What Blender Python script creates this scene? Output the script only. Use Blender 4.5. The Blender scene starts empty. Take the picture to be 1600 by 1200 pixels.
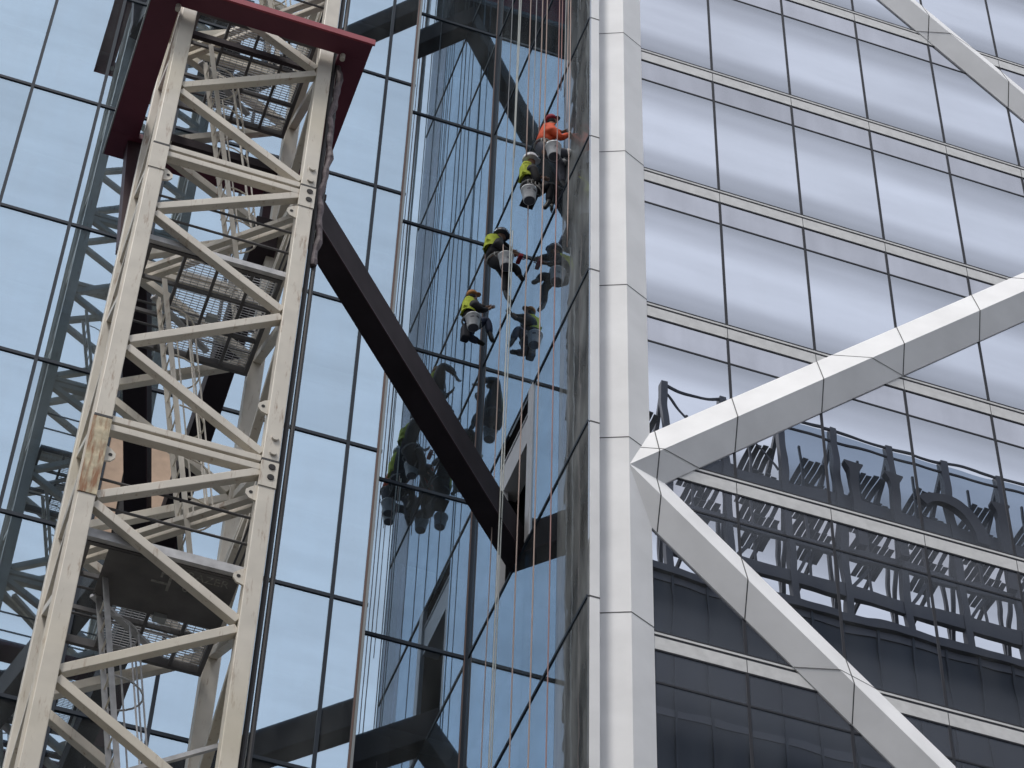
import bpy, math, random
from mathutils import Vector, Matrix
random.seed(7)
C = bpy.data.collections.new("scene"); bpy.context.scene.collection.children.link(C)
S = bpy.context.scene
PI = math.pi

# ------------------------------------------------------------------ camera
yaw, pitch, roll = (math.radians(v) for v in (17.8077, 48.4534, 2.1322))
FPX = 4023.0
cy, sy, cp, sp = math.cos(yaw), math.sin(yaw), math.cos(pitch), math.sin(pitch)
fwd = Vector((sy*cp, cy*cp, sp)); rt = Vector((cy, -sy, 0)); up = rt.cross(fwd)
cr, sr = math.cos(roll), math.sin(roll)
r2 = cr*rt + sr*up; u2 = -sr*rt + cr*up
cam = bpy.data.cameras.new("camera"); cam.sensor_width = 36; cam.lens = FPX/1600*36
cam.clip_start = .1; cam.clip_end = 3000
co = bpy.data.objects.new("camera", cam); C.objects.link(co)
m = Matrix.Identity(4)
for i in range(3):
    m[i][0], m[i][1], m[i][2] = r2[i], u2[i], -fwd[i]
co.matrix_world = m
S.camera = co

# ------------------------------------------------------------------ sky, sun, exposure
SUN_EL, SUN_AZ = math.radians(62), math.radians(228)     # azimuth clockwise from +y
w = bpy.data.worlds.new("World"); S.world = w; w.use_nodes = True
nt = w.node_tree; nt.nodes.clear()
sky = nt.nodes.new('ShaderNodeTexSky'); sky.sky_type = 'NISHITA'; sky.sun_disc = False
sky.sun_elevation = SUN_EL; sky.sun_rotation = SUN_AZ; sky.dust_density = 4.0; sky.air_density = 1.2; sky.ozone_density = 1.0
tc = nt.nodes.new('ShaderNodeTexCoord'); nz = nt.nodes.new('ShaderNodeTexNoise'); nz.inputs['Scale'].default_value = 2.2; nz.inputs['Detail'].default_value = 4
rp = nt.nodes.new('ShaderNodeMapRange'); rp.inputs[1].default_value = .3; rp.inputs[2].default_value = .75; rp.inputs[3].default_value = .55; rp.inputs[4].default_value = .85
mx = nt.nodes.new('ShaderNodeMixRGB'); mx.inputs[2].default_value = (12.6, 13.2, 14.3, 1)
bg = nt.nodes.new('ShaderNodeBackground'); bg.inputs[1].default_value = .1
wo = nt.nodes.new('ShaderNodeOutputWorld')
nt.links.new(tc.outputs['Generated'], nz.inputs['Vector']); nt.links.new(nz.outputs[0], rp.inputs[0])
nt.links.new(rp.outputs[0], mx.inputs[0]); nt.links.new(sky.outputs[0], mx.inputs[1]); nt.links.new(mx.outputs[0], bg.inputs[0]); nt.links.new(bg.outputs[0], wo.inputs[0])
sl = bpy.data.lights.new("sun", 'SUN'); sl.energy = 2.3; sl.angle = math.radians(12); sl.color = (1, .96, .9)
so = bpy.data.objects.new("sun", sl); C.objects.link(so)
sd = Vector((math.sin(SUN_AZ)*math.cos(SUN_EL), math.cos(SUN_AZ)*math.cos(SUN_EL), math.sin(SUN_EL)))
so.rotation_euler = sd.to_track_quat('Z', 'Y').to_euler(); so.location = (0, -20, 120)
S.view_settings.view_transform = 'Standard'; S.view_settings.look = 'None'
S.view_settings.exposure = 0.17; S.view_settings.gamma = 1
S.render.engine = 'CYCLES'; S.cycles.max_bounces = 14; S.cycles.glossy_bounces = 10; S.cycles.transparent_max_bounces = 16
S.cycles.diffuse_bounces = 4

# ------------------------------------------------------------------ materials
def mat(name, col, rough=.5, metal=0., noise=0., nscale=3., spec=.5, bump=0., bscale=20.):
    M = bpy.data.materials.new(name); M.use_nodes = True; t = M.node_tree; b = t.nodes['Principled BSDF']
    b.inputs['Base Color'].default_value = (*col, 1); b.inputs['Roughness'].default_value = rough
    b.inputs['Metallic'].default_value = metal; b.inputs['Specular IOR Level'].default_value = spec
    if noise or bump:
        g = t.nodes.new('ShaderNodeNewGeometry'); n = t.nodes.new('ShaderNodeTexNoise')
        n.inputs['Scale'].default_value = nscale; n.inputs['Detail'].default_value = 6
        t.links.new(g.outputs['Position'], n.inputs['Vector'])
        if noise:
            r = t.nodes.new('ShaderNodeMapRange'); r.inputs[1].default_value = .3; r.inputs[2].default_value = .7
            r.inputs[3].default_value = 1-noise; r.inputs[4].default_value = 1+noise*.4
            x = t.nodes.new('ShaderNodeMixRGB'); x.blend_type = 'MULTIPLY'; x.inputs[0].default_value = 1
            x.inputs[1].default_value = (*col, 1)
            t.links.new(n.outputs[0], r.inputs[0]); t.links.new(r.outputs[0], x.inputs[2]); t.links.new(x.outputs[0], b.inputs['Base Color'])
        if bump:
            n2 = t.nodes.new('ShaderNodeTexNoise'); n2.inputs['Scale'].default_value = bscale; n2.inputs['Detail'].default_value = 3
            t.links.new(g.outputs['Position'], n2.inputs['Vector'])
            bp = t.nodes.new('ShaderNodeBump'); bp.inputs['Distance'].default_value = bump
            t.links.new(n2.outputs[0], bp.inputs['Height']); t.links.new(bp.outputs[0], b.inputs['Normal'])
    return M

def glass_mat(name, tint, seethru, trans, wave=.0006, frit=None, film=.06, wscale=.5):
    """coated facade glass: mirror coat over a tinted see-through body; optional dot frit printed at head and sill"""
    M = bpy.data.materials.new(name); M.use_nodes = True; t = M.node_tree; t.nodes.clear(); N = t.nodes.new; L = t.links.new
    out = N('ShaderNodeOutputMaterial'); g = N('ShaderNodeBsdfGlossy'); g.inputs['Roughness'].default_value = .0; g.inputs['Color'].default_value = (*tint, 1)
    geo = N('ShaderNodeNewGeometry'); oi = N('ShaderNodeObjectInfo')
    n = N('ShaderNodeTexNoise'); n.noise_dimensions = '4D'; n.inputs['Scale'].default_value = wscale; n.inputs['Detail'].default_value = 1.5
    mm = N('ShaderNodeMath'); mm.operation = 'MULTIPLY'; mm.inputs[1].default_value = 37
    L(oi.outputs['Random'], mm.inputs[0]); L(mm.outputs[0], n.inputs['W']); L(geo.outputs['Position'], n.inputs['Vector'])
    bp = N('ShaderNodeBump'); bp.inputs['Distance'].default_value = wave; bp.inputs['Strength'].default_value = 1
    L(n.outputs[0], bp.inputs['Height']); L(bp.outputs[0], g.inputs['Normal'])
    rv = N('ShaderNodeMapRange'); rv.inputs[3].default_value = .93; rv.inputs[4].default_value = 1.07; L(oi.outputs['Random'], rv.inputs[0])
    n5 = N('ShaderNodeTexNoise'); n5.inputs['Scale'].default_value = .6; n5.inputs['Detail'].default_value = 4; mp5 = N('ShaderNodeMapping'); mp5.inputs['Scale'].default_value = (.6, .6, 2.4)
    L(geo.outputs['Position'], mp5.inputs[0]); L(mp5.outputs[0], n5.inputs['Vector'])
    r5 = N('ShaderNodeMapRange'); r5.inputs[1].default_value = .3; r5.inputs[2].default_value = .7; r5.inputs[3].default_value = .94; r5.inputs[4].default_value = 1.06; L(n5.outputs[0], r5.inputs[0])
    mv = N('ShaderNodeMath'); mv.operation = 'MULTIPLY'; L(rv.outputs[0], mv.inputs[0]); L(r5.outputs[0], mv.inputs[1])
    vm = N('ShaderNodeVectorMath'); vm.operation = 'SCALE'; vm.inputs[0].default_value = tint; L(mv.outputs[0], vm.inputs['Scale']); L(vm.outputs[0], g.inputs['Color'])
    tr = N('ShaderNodeBsdfTransparent'); tr.inputs['Color'].default_value = (*trans, 1)
    m1 = N('ShaderNodeMixShader'); m1.inputs[0].default_value = seethru; L(g.outputs[0], m1.inputs[1]); L(tr.outputs[0], m1.inputs[2])
    # thin dusty film with run marks
    n2 = N('ShaderNodeTexNoise'); n2.inputs['Scale'].default_value = 1.0; n2.inputs['Detail'].default_value = 5
    mp = N('ShaderNodeMapping'); mp.inputs['Scale'].default_value = (2.2, 2.2, .5); L(geo.outputs['Position'], mp.inputs[0]); L(mp.outputs[0], n2.inputs['Vector'])
    r = N('ShaderNodeMapRange'); r.inputs[1].default_value = .35; r.inputs[2].default_value = .75; r.inputs[3].default_value = film*.4; r.inputs[4].default_value = film*1.6
    L(n2.outputs[0], r.inputs[0])
    d = N('ShaderNodeBsdfDiffuse'); d.inputs['Color'].default_value = (.5, .52, .52, 1)
    m2 = N('ShaderNodeMixShader'); L(r.outputs[0], m2.inputs[0]); L(m1.outputs[0], m2.inputs[1]); L(d.outputs[0], m2.inputs[2])
    last = m2
    if frit:
        tcd = N('ShaderNodeTexCoord'); sx = N('ShaderNodeSeparateXYZ'); L(tcd.outputs['Generated'], sx.inputs[0])
        cr_ = N('ShaderNodeValToRGB'); el = cr_.color_ramp.elements
        el[0].position = 0.; el[0].color = (.50,)*3+(1,); el[1].position = 1.; el[1].color = (.52,)*3+(1,)
        for p, v in ((.13, .36), (.30, .03), (.60, .0), (.84, .32)):
            e = el.new(p); e.color = (v, v, v, 1)
        cr_.color_ramp.interpolation = 'EASE'
        L(sx.outputs[2], cr_.inputs[0])
        mf = N('ShaderNodeMath'); mf.operation = 'MULTIPLY'; mf.inputs[1].default_value = frit; L(cr_.outputs[0], mf.inputs[0])
        d2 = N('ShaderNodeBsdfDiffuse'); d2.inputs['Color'].default_value = (.125, .138, .165, 1)
        m3 = N('ShaderNodeMixShader'); L(mf.outputs[0], m3.inputs[0]); L(m2.outputs[0], m3.inputs[1]); L(d2.outputs[0], m3.inputs[2]); last = m3
    L(last.outputs[0], out.inputs[0])
    return M

M = {}
M['clad'] = mat('white_aluminium_cladding', (.80, .80, .81), .62, .0, .09, 1.3, .35)
M['clad2'] = mat('pale_end_trim', (.56, .56, .58), .45, 0, .08, 1.2)
M['joint'] = mat('dark_joint', (.06, .06, .065), .7)
M['mull'] = mat('dark_mullion', (.026, .036, .052), .6, spec=.2)
M['mullC'] = mat('grey_mullion', (.028, .030, .038), .6, spec=.2)
M['seam'] = mat('brown_sealant', (.16, .1, .085), .7)
M['edge'] = mat('pale_glass_edge', (.28, .30, .31), .6)
M['band'] = mat('pale_band_panel', (.62, .62, .62), .5, 0, .12, 6)
M['glassA'] = glass_mat('blue_glass', (.39, .485, .575), .27, (.85, .92, .95), .0007)
M['glassB'] = glass_mat('side_glass', (.48, .59, .70), .2, (.6, .7, .75), .0012)
M['glassE'] = glass_mat('dark_end_glass', (.36, .40, .46), .25, (.3, .34, .4), .006, wscale=.9, film=.30)
M['glassC'] = glass_mat('fritted_glass', (.54, .56, .615), .06, (.4, .45, .5), .0020, frit=1.0, film=.03, wscale=.55)
M['spandC'] = glass_mat('spandrel_glass', (.66, .66, .71), .0, (.2, .2, .2), .003, film=.55, wscale=.5)
for nd in M['spandC'].node_tree.nodes:
    if nd.type == 'BSDF_DIFFUSE': nd.inputs[0].default_value = (.14, .152, .178, 1)
    if nd.type == 'MAP_RANGE' and abs(nd.inputs[1].default_value-.35) < .01: nd.inputs[3].default_value = .48; nd.inputs[4].default_value = .58
M['stencil'] = mat('stencil_paint', (.24, .235, .225), .9, 0, .5, 14)
M['inner'] = mat('dark_interior', (.05, .055, .06), .9)
M['slab'] = mat('pale_slab_edge', (.85, .85, .82), .9)
M['blind'] = mat('interior_blind', (.34, .36, .36), .9)
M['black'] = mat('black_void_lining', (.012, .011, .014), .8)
M['tie'] = mat('black_brown_steel', (.034, .024, .029), .75, 0, .3, 2, .25)
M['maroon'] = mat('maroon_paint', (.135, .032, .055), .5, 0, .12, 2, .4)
M['maroon_d'] = mat('shaded_maroon_paint', (.045, .016, .024), .6)  # darker copy of the maroon: underside shade put into the hanger colour
M['red_side'] = mat('brightened_red_paint', (.62, .07, .10), .6)  # red brightened in colour because the gangway side faces away from light
M['redlit'] = mat('lit_maroon_paint', (.30, .038, .06), .65, 0, .12, 5)  # lighter copy of the maroon: light on the flange put into its colour
M['ply'] = mat('plywood', (.56, .40, .29), .8, 0, .18, 4)
M['grate'] = mat('dark_steel_platform', (.10, .096, .098), .7, 0, .3, 3)
M['galv'] = mat('galvanised_steel', (.42, .42, .43), .55, .3, .25, 6)
M['rubber'] = mat('black_cable', (.015, .014, .018), .6)
M['greycable'] = mat('grey_cable_wrap', (.16, .13, .14), .8, 0, .5, 9, bump=.03, bscale=6)
def crane_paint():
    Mx = mat('cream_crane_paint', (.62, .575, .50), .5, 0, .12, 2.5)
    t = Mx.node_tree; b = t.nodes['Principled BSDF']; N = t.nodes.new; L = t.links.new
    src = b.inputs['Base Color'].links[0].from_socket
    g = N('ShaderNodeNewGeometry'); mp = N('ShaderNodeMapping'); mp.inputs['Scale'].default_value = (7, 7, 1.1)
    n = N('ShaderNodeTexNoise'); n.inputs['Scale'].default_value = 1.6; n.inputs['Detail'].default_value = 9; n.inputs['Roughness'].default_value = .7
    L(g.outputs['Position'], mp.inputs[0]); L(mp.outputs[0], n.inputs['Vector'])
    r = N('ShaderNodeMapRange'); r.inputs[1].default_value = .57; r.inputs[2].default_value = .70; r.inputs[4].default_value = .8
    L(n.outputs[0], r.inputs[0])
    x = N('ShaderNodeMixRGB'); x.inputs[2].default_value = (.24, .13, .065, 1); L(r.outputs[0], x.inputs[0]); L(src, x.inputs[1])
    # yellowed older paint in broad areas
    n3 = N('ShaderNodeTexNoise'); n3.inputs['Scale'].default_value = .35; L(g.outputs['Position'], n3.inputs['Vector'])
    r3 = N('ShaderNodeMapRange'); r3.inputs[1].default_value = .5; r3.inputs[2].default_value = .7; r3.inputs[4].default_value = .5; L(n3.outputs[0], r3.inputs[0])
    x3 = N('ShaderNodeMixRGB'); x3.inputs[2].default_value = (.52, .46, .33, 1); L(r3.outputs[0], x3.inputs[0]); L(x.outputs[0], x3.inputs[1])
    L(x3.outputs[0], b.inputs['Base Color'])
    return Mx
M['crane'] = crane_paint()
M['rusty'] = mat('rust_streaked_paint', (.56, .48, .33), .7, 0, .5, 6)
_t = M['rusty'].node_tree; _b = _t.nodes['Principled BSDF']; _s = _b.inputs['Base Color'].links[0].from_socket
_g = _t.nodes.new('ShaderNodeNewGeometry'); _m = _t.nodes.new('ShaderNodeMapping'); _m.inputs['Scale'].default_value = (16, 16, 2.5); _n = _t.nodes.new('ShaderNodeTexNoise'); _n.inputs['Detail'].default_value = 8; _n.inputs['Scale'].default_value = 1
_r = _t.nodes.new('ShaderNodeMapRange'); _r.inputs[1].default_value = .45; _r.inputs[2].default_value = .62; _x = _t.nodes.new('ShaderNodeMixRGB'); _x.inputs[2].default_value = (.27, .12, .05, 1)
_t.links.new(_g.outputs['Position'], _m.inputs[0]); _t.links.new(_m.outputs[0], _n.inputs['Vector']); _t.links.new(_n.outputs[0], _r.inputs[0]); _t.links.new(_r.outputs[0], _x.inputs[0]); _t.links.new(_s, _x.inputs[1]); _t.links.new(_x.outputs[0], _b.inputs['Base Color'])
M['rope_w'] = mat('white_rope', (.72, .72, .66), .9)
M['rope_t'] = mat('tan_rope', (.55, .42, .36), .9)
M['rope_r'] = mat('faded_red_rope', (.40, .24, .22), .9)
M['rope_g'] = mat('grey_rope', (.42, .42, .42), .9)
M['ground'] = mat('paving', (.07, .07, .069), .9, 0, .2, .4)
M['asphalt'] = mat('asphalt', (.055, .055, .058), .9, 0, .25, 1)
M['tower'] = mat('navy_tower_glass', (.028, .038, .055), .55, 0, .3, .2, .15)
M['concrete'] = mat('concrete_wall', (.26, .25, .24), .9, 0, .2, .3)
M['steel'] = mat('dark_blue_steel', (.035, .042, .06), .6)
M['steel2'] = mat('grey_deck_steel', (.09, .10, .11), .7, 0, .3, .5)
M['letter'] = mat('dark_sign_metal', (.02, .023, .035), .6)
sc = bpy.data.materials.new('tinted_screen_glass'); sc.use_nodes = True; t_ = sc.node_tree; t_.nodes.clear()
o_ = t_.nodes.new('ShaderNodeOutputMaterial'); a_ = t_.nodes.new('ShaderNodeBsdfTransparent'); a_.inputs[0].default_value = (.69, .74, .79, 1)
b_ = t_.nodes.new('ShaderNodeBsdfDiffuse'); b_.inputs[0].default_value = (.2, .22, .25, 1); c_ = t_.nodes.new('ShaderNodeMixShader'); c_.inputs[0].default_value = .1
t_.links.new(a_.outputs[0], c_.inputs[1]); t_.links.new(b_.outputs[0], c_.inputs[2]); t_.links.new(c_.outputs[0], o_.inputs[0]); M['screen'] = sc

# ------------------------------------------------------------------ helpers
WO = {}
class MB:
    def __init__(s): s.v = []; s.f = []
    def add(s, vs, fs):
        o = len(s.v); s.v += [tuple(v) for v in vs]; s.f += [tuple(i+o for i in f) for f in fs]; return s
    def box(s, x0, x1, y0, y1, z0, z1):
        vs = [(x, y, z) for x in (x0, x1) for y in (y0, y1) for z in (z0, z1)]
        return s.add(vs, [(0,1,3,2),(4,6,7,5),(0,4,5,1),(2,3,7,6),(0,2,6,4),(1,5,7,3)])
    def bar(s, p, q, w, h, upv=(0,0,1)):
        p = Vector(p); q = Vector(q); d = (q-p).normalized(); u = Vector(upv); a = d.cross(u)
        if a.length < 1e-4: a = d.cross(Vector((1,0,0)))
        a.normalize(); b = a.cross(d).normalized()
        vs = [c+sa*a*w/2+sb*b*h/2 for c in (p, q) for sa, sb in ((-1,-1),(1,-1),(1,1),(-1,1))]
        return s.add(vs, [(3,2,1,0),(4,5,6,7),(0,1,5,4),(1,2,6,5),(2,3,7,6),(3,0,4,7)])
    def tube(s, pts, r, n=8, cap=True):
        pts = [Vector(p) for p in pts]; rs = r if isinstance(r, (list, tuple)) else [r]*len(pts)
        ref = Vector((0,0,1)) if abs((pts[1]-pts[0]).normalized().z) < .9 else Vector((1,0,0)); vs = []
        for i, p in enumerate(pts):
            d = (pts[min(i+1, len(pts)-1)]-pts[max(i-1, 0)]).normalized(); a = d.cross(ref).normalized(); b = d.cross(a)
            vs += [p+rs[i]*(math.cos(2*PI*k/n)*a+math.sin(2*PI*k/n)*b) for k in range(n)]
        fs = [(i*n+k, i*n+(k+1)%n, (i+1)*n+(k+1)%n, (i+1)*n+k) for i in range(len(pts)-1) for k in range(n)]
        if cap: fs += [tuple(range(n))[::-1], tuple(range((len(pts)-1)*n, len(pts)*n))]
        return s.add(vs, fs)
    def lathe(s, base, prof, n=20, axis=(0,0,1)):
        ax = Vector(axis).normalized(); a = ax.orthogonal().normalized(); b = ax.cross(a); base = Vector(base); vs = []
        for (r, z) in prof: vs += [base+ax*z+r*(math.cos(2*PI*k/n)*a+math.sin(2*PI*k/n)*b) for k in range(n)]
        fs = [(i*n+k, i*n+(k+1)%n, (i+1)*n+(k+1)%n, (i+1)*n+k) for i in range(len(prof)-1) for k in range(n)]
        fs += [tuple(range(n))[::-1], tuple(range((len(prof)-1)*n, len(prof)*n))]
        return s.add(vs, fs)
    def poly(s, pts, vec):
        vec = Vector(vec); n = len(pts); a = [Vector(p) for p in pts]; vs = a+[p+vec for p in a]
        return s.add(vs, [tuple(range(n))[::-1], tuple(range(n, 2*n))]+[(i, (i+1)%n, n+(i+1)%n, n+i) for i in range(n)])
    def ell(s, c, r, nu=14, nv=9):
        c = Vector(c); vs = []
        for j in range(nv+1):
            t = PI*j/nv
            for i in range(nu):
                p = 2*PI*i/nu; vs.append(c+Vector((r[0]*math.sin(t)*math.cos(p), r[1]*math.sin(t)*math.sin(p), r[2]*math.cos(t))))
        return s.add(vs, [(j*nu+i, (j+1)*nu+i, (j+1)*nu+(i+1)%nu, j*nu+(i+1)%nu) for j in range(nv) for i in range(nu)])
    def build(s, name, mt, parent=None, smooth=False, bevel=0, local=None):
        me = bpy.data.meshes.new(name)
        o0 = Vector(local) if local is not None else Vector((0,0,0))
        me.from_pydata([tuple(Vector(v)-o0) for v in s.v], [], s.f); me.materials.append(M[mt] if isinstance(mt, str) else mt); me.validate(); me.update()
        if smooth:
            for p in me.polygons: p.use_smooth = True
        o = bpy.data.objects.new(name, me); C.objects.link(o); o.location = o0
        WO[o.name] = o0.copy()
        if parent is not None:
            o.parent = parent; o.location = o0-WO[parent.name]
        if bevel:
            b = o.modifiers.new('bevel', 'BEVEL'); b.width = bevel; b.segments = 2; b.limit_method = 'ANGLE'
        return o

def thing(name, label, cat, loc=(0,0,0), group=None):
    o = bpy.data.objects.new(name, None); o.location = loc; o.empty_display_size = .1; C.objects.link(o); WO[o.name] = Vector(loc); return tag(o, label, cat, group)
def tag(o, label, cat, group=None):
    o['label'] = label; o['category'] = cat
    if group: o['group'] = group
    return o
def ray(x, y):
    return (r2*(x-800) - u2*(y-600) + fwd*FPX).normalized()
def at_y(x, y, Y):
    d = ray(x, y); return d*(Y/d.y)
GZ = -1.6
BACK = 26  # how deep the tower goes

# ------------------------------------------------------------------ ground
b = MB(); b.add([(-800,-800,GZ),(800,-800,GZ),(800,800,GZ),(-800,800,GZ)], [(0,1,2,3)]); o = b.build('ground', 'ground'); o['kind'] = 'structure'
b = MB(); b.add([(-800,-21,GZ+.004),(800,-21,GZ+.004),(800,-7,GZ+.004),(-800,-7,GZ+.004)], [(0,1,2,3)]); o = b.build('road', 'asphalt'); o['kind'] = 'structure'
b = MB(); b.box(-800,800,-24.6,-21,GZ,GZ+.13); o = b.build('pavement', 'ground'); o['kind'] = 'structure'

# ------------------------------------------------------------------ the glass tower
XB, YA1, YA2, YC = 10.42, 34.55, 33.83, 28.40
XS = 8.17                     # right edge of the nearer left-hand wall
Z0, DZ = 32.86, 4.167         # left and side wall storey lines
ZC, DC = 32.80, 4.175         # right-hand wall storey lines
TOP = Z0+DZ*13
tower = thing('office_tower', 'tall blue glass office tower with a recessed corner and white diagonals on its right face', 'building', (10.42, 34.55, GZ))

def pane(x0, x1, z0, z1, y, mt, name='window', t=.03):
    MB().box(x0, x1, y, y+t, z0, z1).build(name, mt, tower, local=(x0, y, z0))
def paneB(y0, y1, z0, z1, mt, name='window'):
    MB().box(XB, XB+.03, y0, y1, z0, z1).build(name, mt, tower, local=(XB, y0, z0))

g = .015
xs2 = [-3.10, -1.64, -.18, 1.28, 2.945, 4.61, 6.07, 7.53, XS]
for k in range(-3, 6):
    z0 = Z0+DZ*k; z1 = z0+DZ
    for i in range(len(xs2)-1):
        if k == 0 and i == 4: # the bay opened for the ties is boarded below
            pane(xs2[i]+g, xs2[i+1]-g, 35.72, z1-g, YA2, 'glassA'); continue
        if i == 0 and k > 2: pass
        pane(xs2[i]+g, xs2[i+1]-g, z0+g, z1-g, YA2, 'glassA')
    pane(XS+.05, XB-.02, z0+g, z1-g, YA1, 'glassA')
    for j, (y0, y1) in enumerate(((28.055, 29.58), (29.58, 31.29), (31.29, 33.0), (33.0, 34.53))):
        if k == 0 and j == 2: # opening in the side wall
            paneB(y0, y1, 36.99, z1-g, 'glassB'); continue
        paneB(y0+.004, y1-.004, z0+g, z1-g, 'glassE' if j == 0 else 'glassB')
# the rest of the glazing, above and below what the picture shows
b = MB()
for zl, zh in ((GZ, Z0-3*DZ), (Z0+6*DZ, TOP)):
    b.box(-14, XS, YA2, YA2+.03, zl, zh); b.box(XS+.05, XB-.02, YA1, YA1+.03, zl, zh); b.box(XB, XB+.03, 29.58, 34.53, zl, zh)
b.box(-14, -3.1, YA2, YA2+.03, Z0-3*DZ, Z0+6*DZ)
o = b.build('distant_glazing', 'glassA', tower); o['kind'] = 'stuff'
b = MB()
for zl, zh in ((GZ, Z0-3*DZ), (Z0+6*DZ, TOP)): b.box(XB, XB+.03, 28.055, 29.57, zl, zh)
b.build('end_glazing', 'glassE', tower)
# return between the two left-hand planes
MB().box(XS-.0, XS+.05, YA2-.01, YA1+.03, GZ, TOP).build('return_trim', 'mull', tower)
MB().box(XS-.045, XS-.012, YA2-.03, YA2, GZ, TOP).build('seam_strip', 'seam', tower)
MB().box(XS-.008, XS+.04, YA2-.035, YA2-.012, GZ, TOP).build('glass_edge_trim', 'edge', tower)
# mullions and transoms, left wall
for i, x in enumerate([-14+1.46*q for q in range(7)]+xs2[:-1]):
    MB().box(x-.034, x+.034, YA2-.03, YA2, GZ, TOP).build('mullion', 'mull', tower)
for k in range(-8, 13):
    z = Z0+DZ*k
    MB().box(-14, XS+.06, YA2-.026, YA2, z-.040, z+.040).build('transom', 'mull', tower)
    MB().box(XS+.10, XB-.01, YA1-.026, YA1, z-.040, z+.040).build('transom', 'mull', tower)
    MB().box(XB-.018, XB, 28.06, 34.5, z-.035, z+.035).build('transom', 'mull', tower)
b = MB(); b.box(XB-.06, XB-.0, YA1-.04, YA1+.0, GZ, TOP); b.box(XB-.03, XB, YA1-.07, YA1-.04, GZ, TOP); b.build('corner_mullion', 'mull', tower)
MB().box(XB-.075, XB-.06, YA1-.03, YA1, GZ, TOP).build('corner_trim', 'seam', tower)

# rooms behind the glass: dark back wall, pale slab edges, blinds, columns
b = MB()
b.box(-14, XS, YA2+1.3, YA2+1.4, GZ, TOP); b.box(XS, XB+1.4, YA1+1.3, YA1+1.4, GZ, TOP); b.box(XB+1.3, XB+1.4, 28.6, YA1+1.3, GZ, TOP)
b.build('inner_wall', 'inner', tower)
b = MB()
for k in range(-9, 13):
    z = Z0+DZ*k+2.1
    b.box(-14, XS-.1, YA2+.16, YA2+.5, z-.05, z+.07); b.box(XS+.12, XB-.1, YA1+.16, YA1+.5, z-.05, z+.07)
    b.box(XB+.3, XB+.6, 29, YA1, z+1.4, z+1.5) if k not in (0,) else None
b.build('slab_edge', 'slab', tower)
random.seed(3)
b = MB()
for k in range(-3, 6):
    for i in range(len(xs2)-1):
        if k == 0 and i == 4: continue
        x0, x1 = xs2[i], xs2[i+1]; z = Z0+DZ*k
        b.box(x0+.06, x0+(x1-x0)*random.uniform(.12, .3), YA2+.1, YA2+.13, z+.1, z+DZ-.1) if random.random() < .6 else None
        h = random.choice((.5, .9, 1.5, 1.8))
        b.box(x0+.08, x1-.08, YA2+.14, YA2+.155, z+DZ-h, z+DZ-.1)
    b.box(XS+.2, XS+.9, YA1+.1, YA1+.13, Z0+DZ*k+.3, Z0+DZ*k+1.9)
b.build('interior_blinds', 'blind', tower)

# boarded bay behind the crane, with the dark openings for the ties
b = MB(); b.box(2.98, 3.33, YA2-.02, YA2+.0, 33.0, 35.70); b.build('plywood_board', 'ply', tower)
b = MB(); b.box(3.74, 4.56, YA2-.02, YA2+.0, 33.64, 35.70); b.build('plywood_board', 'ply', tower)
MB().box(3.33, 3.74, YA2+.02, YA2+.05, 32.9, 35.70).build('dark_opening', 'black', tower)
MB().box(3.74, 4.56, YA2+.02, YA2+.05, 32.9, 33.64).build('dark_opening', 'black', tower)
MB().box(2.945, 4.61, YA2-.03, YA2-.004, 35.70, 35.78).build('board_rail', 'mull', tower)

# opening in the side wall
b = MB()
b.box(XB-.03, XB+.06, 31.05, 31.29, 32.9, 37.03)
b.box(XB+.02, XB+.35, 31.29, 33.0, 35.73, 36.44)
b.box(XB+.02, XB+.12, 32.80, 33.0, 32.9, 35.73)
b.build('opening_frame', 'clad2', tower)
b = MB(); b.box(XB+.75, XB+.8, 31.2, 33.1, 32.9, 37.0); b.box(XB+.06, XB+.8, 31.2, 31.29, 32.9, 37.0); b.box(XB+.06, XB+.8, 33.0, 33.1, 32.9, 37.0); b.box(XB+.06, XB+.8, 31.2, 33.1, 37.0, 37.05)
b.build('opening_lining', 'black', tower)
MB().box(XB+.0, XB+.1, 31.29, 33.0, 36.46, 36.50).build('opening_rail', 'clad2', tower)

# white strip closing the side wall
MB().box(10.452, 10.625, 28.05, 28.48, GZ, TOP).build('end_trim', 'clad', tower, bevel=.006)
b = MB()
for k in range(-8, 13):
    z = Z0+DZ*k; b.box(10.449, 10.628, 28.047, 28.3, z-.012, z+.022)
b.build('trim_joint', 'joint', tower)

# right-hand wall
xsC = [11.50, 13.31, 15.11, 16.92, 18.74, 20.53, 22.34, 24.15]
for k in range(-4, 6):
    L_ = ZC+DC*k
    for i in range(len(xsC)-1):
        x0, x1 = xsC[i]+.02, xsC[i+1]-.02
        if i == 6 and k < 2: continue
        pane(x0, x1, L_+.03, L_+DC-1.10, YC, 'glassC')
        pane(x0, x1, L_-1.07, L_-.40, YC+.004, 'spandC', 'spandrel_panel')
b = MB()
for k in range(-8, 13):
    L_ = ZC+DC*k
    if k < -4 or k > 5: b.box(11.5, 46, YC, YC+.03, L_+.03, L_+DC-1.1); b.box(11.5, 46, YC, YC+.03, L_-1.07, L_-.4)
    else: b.box(24.15 if k > 1 else 22.34, 46, YC, YC+.03, L_+.03, L_+DC-1.1); b.box(24.15 if k > 1 else 22.34, 46, YC, YC+.03, L_-1.07, L_-.4)
o = b.build('distant_glazing', 'glassC', tower); o['kind'] = 'stuff'
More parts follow.
